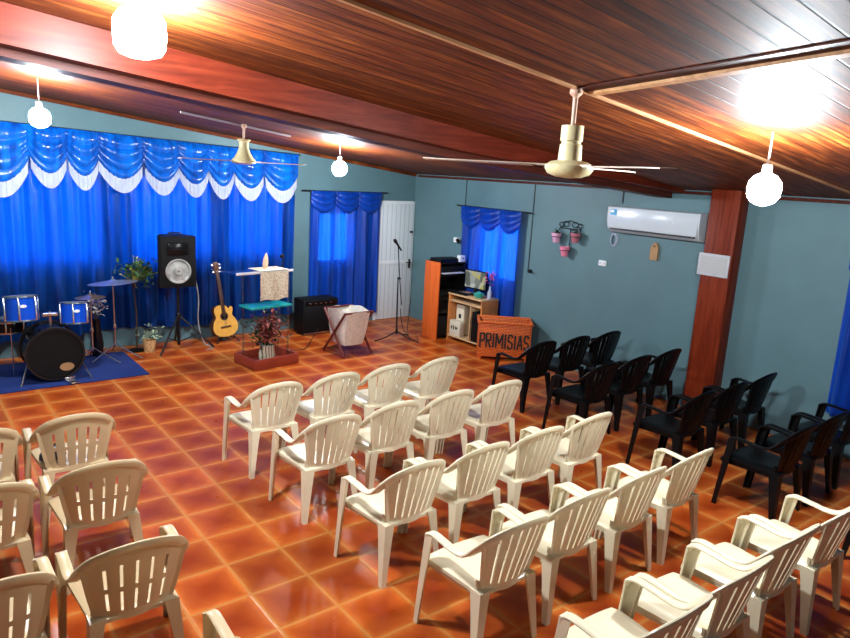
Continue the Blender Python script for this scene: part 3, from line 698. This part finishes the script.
# ------------------------------------------------------------------ lectern with its things
LX, LY, LR = 1.87, -.02, math.radians(9)
t = thing('lectern', 'clear glass lectern with turquoise shelf on a red tray base', 'lectern', (LX, LY, 0), LR)
mb = MB(); mb.box((0, 0, .012), (.66, .50, .024), bev=.003)
for s in (-1, 1): mb.box((0, s*.24, .068), (.66, .025, .136), bev=.004); mb.box((s*.3175, 0, .068), (.025, .46, .136), bev=.004)
mb.obj('tray_base', 'tray', t)
for x, y in ((.26, -.10), (.26, .12), (-.28, .12)): MB().box((x, y, .62), (.014, .03, 1.19), bev=.003).obj('upright', 'acrylic', t)
MB().box((-.11, .02, 1.222), (.84, .30, .014), bev=.003).obj('top_plate', 'acrylic', t)
MB().box((-.11, -.13, 1.228), (.84, .012, .032), bev=.003).obj('front_ledge', 'white', t)
MB().box((-.02, .0, .775), (.60, .30, .03), bev=.004).obj('shelf', 'turq', t)
MB().tube(spline([(.30, .10, 1.23), (.31, .08, 1.36), (.24, .0, 1.42)], 6), .006).obj('gooseneck', 'bcable', t)
MB().tube([(.25, .01, 1.415), (.16, -.07, 1.405)], [.014, .02], 10).obj('lectern_microphone', 'black', t)
ca, sa = math.cos(LR), math.sin(LR)
def lw_(x, y, z): return (LX+x*ca-y*sa, LY+x*sa+y*ca, z)
cl = MB().slab(lambda u, v: (-.20+.42*u, -.155-.008*math.sin(11*u)*v, 1.232-.36*v+.012*math.sin(9*u)*v), 24, 12, (0, .006, 0))
cl.slab(lambda u, v: (-.20+.42*u, -.155+.28*v, 1.2515), 10, 6, (0, 0, -.005))
tag(cl.obj('lectern_cloth', 'lace', loc=(LX, LY, 0), rot=(0, 0, LR)), 'cream lace cloth hanging over the lectern front', 'cloth')
sh = MB().lathe([(.03, 0), (.034, .02), (.042, .07), (.036, .13), (.018, .18), (.004, .205)], 16, Matrix.Diagonal((1, .55, 1, 1)))
tag(sh.obj('ornament', 'shell', loc=lw_(-.05, -.02, 1.252), rot=(0, .12, .3)), 'cream flame-shaped ornament standing on the lectern top', 'ornament')
t = thing('vase_of_flowers', 'dried red and green bouquet in ribbed cream vase on the tray', 'flowers', lw_(-.05, -.08, .024))
MB().lathe([(.075, 0), (.10, .05), (.105, .13), (.09, .21), (.095, .25), (.08, .25), (.06, .2)], 24).obj('vase', 'ribbed', t)
r_ = random.Random(21)
mb = MB(); leaves(mb, (-.02, -.02, .48), (.13, .07, .12), 150, .04, r_); mb.obj('foliage', 'darkleaf', t)
mb = MB(); leaves(mb, (-.02, -.08, .52), (.10, .04, .09), 150, .042, r_, (0, -.02, .36)); mb.obj('blooms', 'redpetal', t)
mb = MB(); leaves(mb, (-.16, -.04, .42), (.05, .05, .07), 40, .04, r_); mb.obj('fern', 'leaf', t)
mb = MB()
for k in range(9): mb.tube([(0, 0, .2), (r_.uniform(-.12, .12), r_.uniform(-.08, .05), .46)], .005, 6)
mb.obj('stems', 'stem', t)

# ------------------------------------------------------------------ amplifier, canvas basket, microphone
t = thing('amplifier', 'black amplifier box on the floor below the blue window curtain', 'speaker', (3.29, 1.22, 0), .04)
MB().box((0, 0, .29), (.62, .30, .54), bev=.012).obj('cabinet', 'black', t)
MB().box((0, -.153, .26), (.56, .012, .40), bev=.003).obj('grille', 'grille', t)
MB().box((0, -.155, .50), (.56, .014, .06), bev=.003).obj('control_panel', 'gloss_black', t)
MB().box((0, -.150, .03), (.60, .012, .018)).obj('trim_strip', 'metal', t)['label'] = 'shiny metal strip'
for k in range(5): MB().lathe([(.012, 0), (.010, .016)], 12, T(-.2+.09*k, -.162, .50) @ R(PI/2, 'X')).obj('knob', 'metal', t)
for s in (-1, 1): MB().box((s*.26, 0, .011), (.05, .2, .022)).obj('foot', 'black', t)
BW = thing('canvas_basket', 'cream canvas laundry basket on crossed dark red legs', 'basket', (3.10, -.04, 0), .06)
w2, d2 = .215, .25
for s in (-1, 1):
    MB().tube([(s*(w2+.02), -d2, .018), (s*(w2+.02), d2, .62)], .018, 8).obj('leg', 'darkred', BW)
    MB().tube([(s*(w2+.02), d2, .018), (s*(w2+.02), -d2, .62)], .018, 8).obj('leg', 'darkred', BW)
for s in (-1, 1): MB().tube([(-w2-.035, s*d2, .62), (w2+.035, s*d2, .62)], .014, 8).obj('rail', 'darkred', BW)
def bag(u, v):
    a = 2*PI*u; c, s_ = math.cos(a), math.sin(a)
    sq = max(abs(c), abs(s_)); x, y = c/sq, s_/sq; k = 1-.22*v**3
    rr = (1-.10*(abs(x*y)))*k; wob = 1+.03*math.sin(9*a)*v
    yy = d2*(1-.25*math.sin(PI*v*.6))
    return (x*(w2-.005)*rr*wob, y*(yy+.032)*rr*wob, .645-.50*v-.02*math.sin(2*a)**2*(1-v)+(.012*math.cos(a*2)*(1-v)))
mb = MB(); mb.grid(bag, 48, 12)
bot = [bag(i/48, 1) for i in range(48)]; mb.add(bot, [tuple(range(48))])
mb.grid(lambda u, v: [c*(.97 if i < 2 else 1) for i, c in enumerate(bag(u, v*.98))], 48, 12)
mb.obj('canvas_bag', 'canvas', BW)
t = thing('microphone_stand', 'black microphone stand with tripod base before the white door', 'microphone stand', (4.16, .24, 0))
MB().tube([(0, 0, .10), (-.02, 0, .98)], [.013, .009], 10).obj('pole', 'dmetal', t)
MB().lathe([(.02, .10), (.024, .12), (.02, .17)], 12).obj('hub', 'dmetal', t)
for a in (172, -58, 24):
    a = math.radians(a); MB().tube([(0, 0, .14), (.2*math.cos(a), .2*math.sin(a), .05), (.38*math.cos(a), .38*math.sin(a), .012)], .010).obj('leg', 'dmetal', t)
MB().tube([(.045, -.03, .56), (-.01, -.02, 1.02), (-.06, -.02, 1.46)], .008).obj('boom', 'dmetal', t)
MB().lathe([(.018, -.02), (.018, .03)], 12, T(-.015, -.015, .97) @ R(PI/2, 'X')).obj('clutch', 'dmetal', t)
mc = thing('microphone', 'black handheld microphone clipped on top of the stand', 'microphone', (4.10, .22, 1.47), rot=(0, math.radians(-40), 0))
MB().lathe([(.012, -.10), (.016, .02), (.018, .05)], 14).obj('handle', 'black', mc)
MB().lathe([(.018, .05), (.027, .07), (.028, .095), (.018, .12), (.004, .125)], 16).obj('grille', 'dmetal', mc)
tag(MB().tube(spline([(4.18, .20, .5), (4.22, .16, .2), (4.35, .06, .008), (4.55, .20, .008), (4.58, .50, .008), (4.62, .55, .3), (4.60, .50, .6)], 8), .006, 6).obj('microphone_cable', 'bcable'), 'black cable running from the microphone stand to the rack', 'cable')
tag(MB().tube(spline([(2.25, .5, .008), (2.6, .35, .008), (2.95, .75, .008), (3.1, .95, .008), (3.22, 1.02, .1)], 8), .006, 6).obj('amplifier_cable', 'bcable'), 'thin dark cable on the floor by the amplifier', 'cable')

# ------------------------------------------------------------------ rack, desk and their things
t = thing('equipment_rack', 'tall orange wooden rack with dark open front beside the desk', 'cabinet', (4.98, .14, 0))
H = 1.22; w, d = .52, .36
MB().box((-w/2+.011, 0, H/2), (.022, d, H), bev=.003).obj('side_panel', 'orangewood', t)
MB().box((w/2-.011, 0, H/2), (.022, d, H), bev=.003).obj('side_panel', 'black', t)['label'] = 'black side panel'
MB().box((0, d/2-.01, H/2), (w-.044, .02, H)).obj('back_panel', 'black', t)
MB().box((0, 0, H-.011), (w-.044, d, .022)).obj('top', 'black', t)
for z in (.06, .42, .78, 1.0): MB().box((0, -.01, z), (w-.044, d-.03, .02)).obj('shelf', 'black', t)
MB().box((0, -d/2+.006, .22), (w-.05, .012, .32), bev=.002).obj('door', 'black', t)
MB().box((0, -d/2+.004, .60), (w-.06, .008, .34), bev=.002).obj('door', 'gloss_black', t)
a = thing('audio_mixer', 'black audio unit on top of the orange rack', 'audio device', (4.97, .12, H))
MB().box((0, 0, .025), (.44, .26, .05), bev=.006).obj('case', 'black', a); MB().box((0, -.13, .028), (.40, .01, .03)).obj('faceplate', 'gloss_black', a)
a = thing('printer', 'dark printer with pale paper tray inside the orange rack', 'printer', (4.97, .08, 1.01))
MB().box((0, 0, .075), (.46, .26, .14), bev=.01).obj('case', 'black', a); MB().box((-.02, -.17, .05), (.40, .10, .012)).obj('paper_tray', 'mount', a)
a = thing('power_adapter', 'small white box on top right of the orange rack', 'adapter', (5.17, -.01, H))
MB().box((0, 0, .05), (.11, .08, .10), bev=.008).obj('case', 'white', a); MB().lathe([(.012, 0), (.012, .004)], 10, T(0, -.042, .06) @ R(PI/2, 'X')).obj('dial', 'black', a)
t = thing('computer_desk', 'small pale wooden computer desk with open shelves by the window curtain', 'desk', (5.11, -.42, 0))
MB().box((-.005, 0, .742), (.36, .76, .026), bev=.004).obj('desktop', 'oak', t)
for s in (-1, 1): MB().box((.0, s*.37, .365), (.34, .022, .73), bev=.003).obj('side_panel', 'deskside', t)
MB().box((.16, 0, .40), (.014, .72, .6)).obj('back_panel', 'oak', t)
MB().box((-.03, 0, .635), (.28, .715, .022), bev=.003).obj('keyboard_shelf', 'oak', t)
MB().box((0, 0, .07), (.33, .715, .022), bev=.003).obj('bottom_shelf', 'oak', t)
MB().box((0, -.12, .355), (.31, .018, .54), bev=.003).obj('divider', 'oak', t)
mo = thing('computer_monitor', 'lit computer monitor on the desk', 'monitor', (5.16, -.40, .755), -PI/2+.12)
MB().lathe([(.10, 0), (.10, .012), (.03, .02), (.022, .10)], 20).obj('stand', 'black', mo)
MB().box((0, .0, .235), (.44, .03, .29), bev=.006).obj('housing', 'gloss_black', mo)
MB().box((0, -.017, .238), (.41, .004, .255)).obj('screen', 'screen', mo)
a = tag(MB().box((0, 0, .012), (.12, .34, .022), bev=.004).obj('keyboard', 'black', loc=(4.99, -.24, .755), rot=(0, 0, .1)), 'black keyboard on the desktop before the monitor', 'keyboard')
a = thing('teal_bowl', 'teal plastic bowl on the desk corner', 'bowl', (5.03, -.62, .755))
MB().lathe([(.04, 0), (.07, .03), (.085, .07), (.078, .07), (.06, .03), (.02, .012)], 24).obj('bowl', 'teal', a)
MB().lathe([(.05, .03), (.055, .075), (.01, .10)], 16).obj('contents', 'teal', a)
a = thing('flower_bottle', 'slim pale bottle holding a pink flower on the desk', 'vase', (5.14, -.74, .755))
MB().lathe([(.03, 0), (.033, .10), (.014, .14), (.013, .19)], 16).obj('bottle', 'fringe', a)
MB().tube([(0, 0, .15), (.01, .0, .30)], .004).obj('stem', 'leaf', a)
mb = MB(); leaves(mb, (.01, 0, .34), (.03, .03, .05), 26, .03, random.Random(4)); mb.obj('blooms', 'pinkpetal', a)
a = thing('storage_box', 'upright beige box at the back of the desk bottom shelf', 'box', (5.15, -.17, .081), .05)
MB().box((0, 0, .24), (.14, .17, .48), bev=.004).obj('carton', 'beige', a); MB().box((-.071, 0, .30), (.004, .05, .07)).obj('vent_slot', 'black', a)
a = thing('storage_box', 'low beige box with dark printed marks at the desk front', 'box', (5.01, -.20, .081), -.05)
MB().box((0, 0, .12), (.10, .26, .24), bev=.006).obj('carton', 'beige', a)
for yy, hh in ((.07, .05), (.02, .07), (-.03, .05), (-.06, .03)): MB().box((-.0505, yy, .13), (.003, .025, hh)).obj('printed_mark', 'black', a)
a = thing('computer_tower', 'black computer tower in the right bay of the desk', 'computer', (5.10, -.67, .081))
MB().box((0, 0, .23), (.28, .18, .46), bev=.006).obj('case', 'black', a); MB().box((-.141, 0, .34), (.004, .15, .05)).obj('drive_bay', 'gloss_black', a)
# wicker box with lettering
WBX = thing('wicker_box', 'orange wicker box with black lettering beside the desk', 'basket', (4.97, -1.27, 0), math.radians(-42))
wk, wd_, wh = .75, .42, .545
mb = MB()
for s in (-1, 1): mb.box((0, s*(wd_/2-.012), .05+wh/2-.025), (wk, .024, wh-.05), bev=.004, taper=(.94, 1)); mb.box((s*(wk/2-.012), 0, .05+wh/2-.025), (.024, wd_, wh-.05), bev=.004)
mb.box((0, 0, .06), (wk*.96, wd_*.96, .02)); mb.obj('basket_body', 'wicker', WBX)
mb = MB(); ring = [(-wk/2, -wd_/2, wh), (wk/2, -wd_/2, wh), (wk/2, wd_/2, wh), (-wk/2, wd_/2, wh)]
for p, q in zip(ring, ring[1:]+ring[:1]): mb.tube([p, q], .020, 10)
mb.obj('rim', 'wicker', WBX)
for sx in (-1, 1):
    for sy in (-1, 1): MB().lathe([(.022, 0), (.026, .05)], 10, T(sx*(wk/2-.05), sy*(wd_/2-.04), 0)).obj('foot', 'wicker', WBX)
GL = {'P': [[(0, 0), (0, 1), (.5, 1), (.6, .9), (.6, .6), (.5, .5), (0, .5)]], 'R': [[(0, 0), (0, 1), (.5, 1), (.6, .9), (.6, .6), (.5, .5), (0, .5)], [(.2, .5), (.62, 0)]],
      'I': [[(.1, 0), (.1, 1)]], 'M': [[(0, 0), (.02, 1), (.47, .30), (.93, 1), (.95, 0)]], 'A': [[(0, 0), (.30, 1), (.36, 1), (.66, 0)], [(.12, .32), (.54, .32)]],
      'S': [[(.58, .85), (.48, 1), (.12, 1), (0, .88), (0, .62), (.12, .52), (.48, .47), (.6, .36), (.6, .12), (.48, 0), (.12, 0), (0, .15)]]}
WL = {'P': .6, 'R': .62, 'I': .2, 'M': .95, 'A': .66, 'S': .6}
word = 'PRIMISIAS'; tot = sum(WL[c]+.30 for c in word)-.30; kx = .68/tot; x = -.34; lh = .195
for i, c in enumerate(word):
    mb = MB()
    for st in GL[c]:
        pts_ = [Vector((x+px*kx, -.006, (pz-.5)*lh+.006*math.sin(7*i))) for px, pz in st]
        for p_, q_ in zip(pts_, pts_[1:]):
            e = (q_-p_).normalized()*.006; mb.sweep([p_-e, q_+e], [Vector((0, 1, 0))]*2,   .008, .024)
    mb.obj('letter', 'letter', WBX, (0, -wd_/2-.002, .285))
    x += (WL[c]+.30)*kx

# ------------------------------------------------------------------ things on the right wall
t = thing('air_conditioner', 'white split air conditioner high on the right wall', 'air conditioner', (XW, -3.295, 2.12), -PI/2)
prof = [(0, -.16), (-.12, -.16), (-.19, -.10), (-.215, 0), (-.215, .15), (-.18, .165), (0, .165)]
MB().prism([(y, z) for y, z in prof], 1.25, Matrix(((0, 0, 1, -.625), (1, 0, 0, 0), (0, 1, 0, 0), (0, 0, 0, 1)))).obj('housing', 'ac', t)
MB().box((0, -.168, -.115), (1.14, .10, .014), R(0, 'X')).obj('vent_flap', 'vent', t)
MB().box((0, -.2165, .02), (1.21, .006, .245), bev=.002).obj('front_panel', 'ac', t)
MB().box((-.53, -.221, .09), (.09, .003, .07)).obj('energy_sticker', 'sticker', t)
MB().box((-.55, -.2228, .10), (.05, .002, .03)).obj('sticker_patch', 'white', t)
for yy in (.22, .05, .30): MB().lathe([(.008, 0), (.008, .003)], 10, T(yy, -.2195, .03) @ R(PI/2, 'X')).obj('indicator_light', 'white', t)
cb = MB()
for k in range(5): cb.tube([(XW-.006-.004*k, -2.66+.055*math.cos(a*PI/9)*(1-.08*k), 1.85+.085*math.sin(a*PI/9)*(1-.05*k)) for a in range(19)], .005, 6)
cb.tube([(XW-.02, -2.62, 1.9), (XW-.02, -2.68, 2.0)], .006, 6)
tag(cb.obj('cable_coil', 'fringe'), 'white coiled cable hanging under the left end of the air conditioner', 'cable')
t = thing('wall_socket', 'small white wall socket below the cable coil', 'socket', (XW, -2.52, 1.53), -PI/2)
MB().box((0, -.008, 0), (.12, .016, .07), bev=.004).obj('plate', 'white', t)
for s in (-1, 1): MB().box((s*.03, -.017, 0), (.02, .004, .025)).obj('outlet', 'mount', t)
t = thing('wooden_tag', 'tan wooden holder hanging on the wall below the air conditioner', 'wall ornament', (XW, -3.27, 1.78), -PI/2)
MB().prism([(-.05, -.11), (.05, -.11), (.052, .04), (.02, .10), (-.02, .10), (-.052, .04)], .03, R(PI/2, 'X')).obj('board', 'tag', t)
MB().tube([(0, -.03, .06), (0, -.05, .06)], .008).obj('peg', 'rosewood', t)
t = thing('framed_certificate', 'framed certificate on the red pillar', 'picture', (XW-.193, -4.14, 1.735), -PI/2)
MB().box((0, -.008, 0), (.36, .016, .245), bev=.003).obj('frame', 'mount', t); MB().box((0, -.0175, 0), (.30, .003, .18)).obj('printed_sheet', 'paper', t)
# lamp box left of conduit
t = thing('wall_camera', 'small white and black camera on the wall above the rack', 'camera', (XW, .33, 1.52), -PI/2)
MB().box((-.03, -.04, 0), (.09, .08, .08), bev=.006).obj('base', 'white', t); MB().tube([(.0, -.06, 0), (.07, -.10, -.01)], [.026, .03], 14).obj('body', 'black', t)
t = thing('wall_bracket', 'small black hook on the wall right of the window curtain', 'hook', (XW, -1.26, 1.24), -PI/2)
MB().box((0, -.01, 0), (.07, .02, .05), bev=.004).obj('plate', 'black', t); MB().tube(spline([(0, -.02, 0), (.04, -.06, .01), (.08, -.05, -.01)], 5), .012).obj('hook', 'black', t)
# flower pots on a wall rack
t = thing('pot_rack', 'black scrolled iron rack holding three pots on the wall', 'plant rack', (XW, -1.94, 1.82), -PI/2)
mb = MB(); mb.tube([(-.16, -.02, .10), (.18, -.02, .10)], .007); mb.tube([(.01, -.02, .10), (.01, -.02, -.18)], .007)
for s in (-1, 1):
    mb.tube([(s*.16, -.02, .12), (s*.20, -.03, .06), (s*.19, -.05, .0)], .007)
    mb.tube([(s*.08+.05*math.cos(a*PI/8), -.02, .16+.035*math.sin(a*PI/8)) for a in range(17)], .006)
    mb.tube([(s*.16+.035*math.cos(a*PI/8), -.02, .15+.03*math.sin(a*PI/8)) for a in range(17)], .006)
mb.tube(spline([(-.1, -.02, .18), (0, -.02, .21), (.1, -.02, .18)], 5), .006); mb.obj('scrollwork', 'dmetal', t)
for x, z in ((-.17, -.02), (.16, .01), (.0, -.19)): MB().tube([(x+.068*math.cos(a*PI/8), -.09+.068*math.sin(a*PI/8), z) for a in range(17)], .005).obj('pot_ring', 'dmetal', t)
for (yy, z, m, l, lf) in ((-1.77, 1.72, 'lilac', 'lilac flower pot at the upper left of the wall rack', True), (-2.10, 1.75, 'rose', 'dusky rose flower pot at the upper right of the wall rack', True), (-1.94, 1.55, 'pink', 'pink flower pot lowest on the wall rack', False)):
    p = thing('flower_pot', l, 'flower pot', (XW-.09, yy, z), group='flower pots on the wall rack')
    MB().lathe([(.042, 0), (.060, .085), (.069, .085), (.073, .13), (.064, .13), (.055, .09), (.02, .08)], 24).obj('pot', m, p)
    if lf:
        mb = MB(); leaves(mb, (0, 0, .145), (.03, .025, .018), 22, .028, random.Random(8)); mb.obj('foliage', 'darkleaf', p)
    else: MB().lathe([(.058, .095), (.03, .105), (.005, .108)], 16).obj('soil', 'stem', p)

# ------------------------------------------------------------------ daylight, camera, view
w = bpy.data.worlds.new('sky'); bpy.context.scene.world = w; w.use_nodes = True
bg = w.node_tree.nodes['Background']; bg.inputs[0].default_value = (.75, .88, 1, 1); bg.inputs[1].default_value = 18.0
cam = bpy.data.cameras.new('camera'); co = bpy.data.objects.new('camera', cam); C.objects.link(co)
cam.sensor_fit = 'HORIZONTAL'; cam.sensor_width = 36; cam.lens = 36*681/850; cam.clip_start = .05
p, r, yw = math.radians(12.06), math.radians(3.23), math.radians(38.82)
F = Vector((math.sin(yw)*math.cos(p), math.cos(yw)*math.cos(p), -math.sin(p))); RT = Vector((math.cos(yw), -math.sin(yw), 0)); UP = RT.cross(F)
R2 = RT*math.cos(r)+UP*math.sin(r); U2 = -RT*math.sin(r)+UP*math.cos(r)
mw = Matrix((R2, U2, -F)).transposed().to_4x4(); mw.translation = Vector((-1.938, -8.022, 2.55))
co.matrix_world = mw
sc = bpy.context.scene; sc.camera = co
vs = sc.view_settings; vs.view_transform = 'Standard'; vs.look = 'None'; vs.gamma = 1; vs.use_curve_mapping = False; vs.exposure = 0.0
sc.cycles.max_bounces = 8; sc.cycles.diffuse_bounces = 2; sc.cycles.glossy_bounces = 3; sc.cycles.transparent_max_bounces = 8
sc.cycles.sample_clamp_indirect = 4; sc.cycles.use_denoising = True
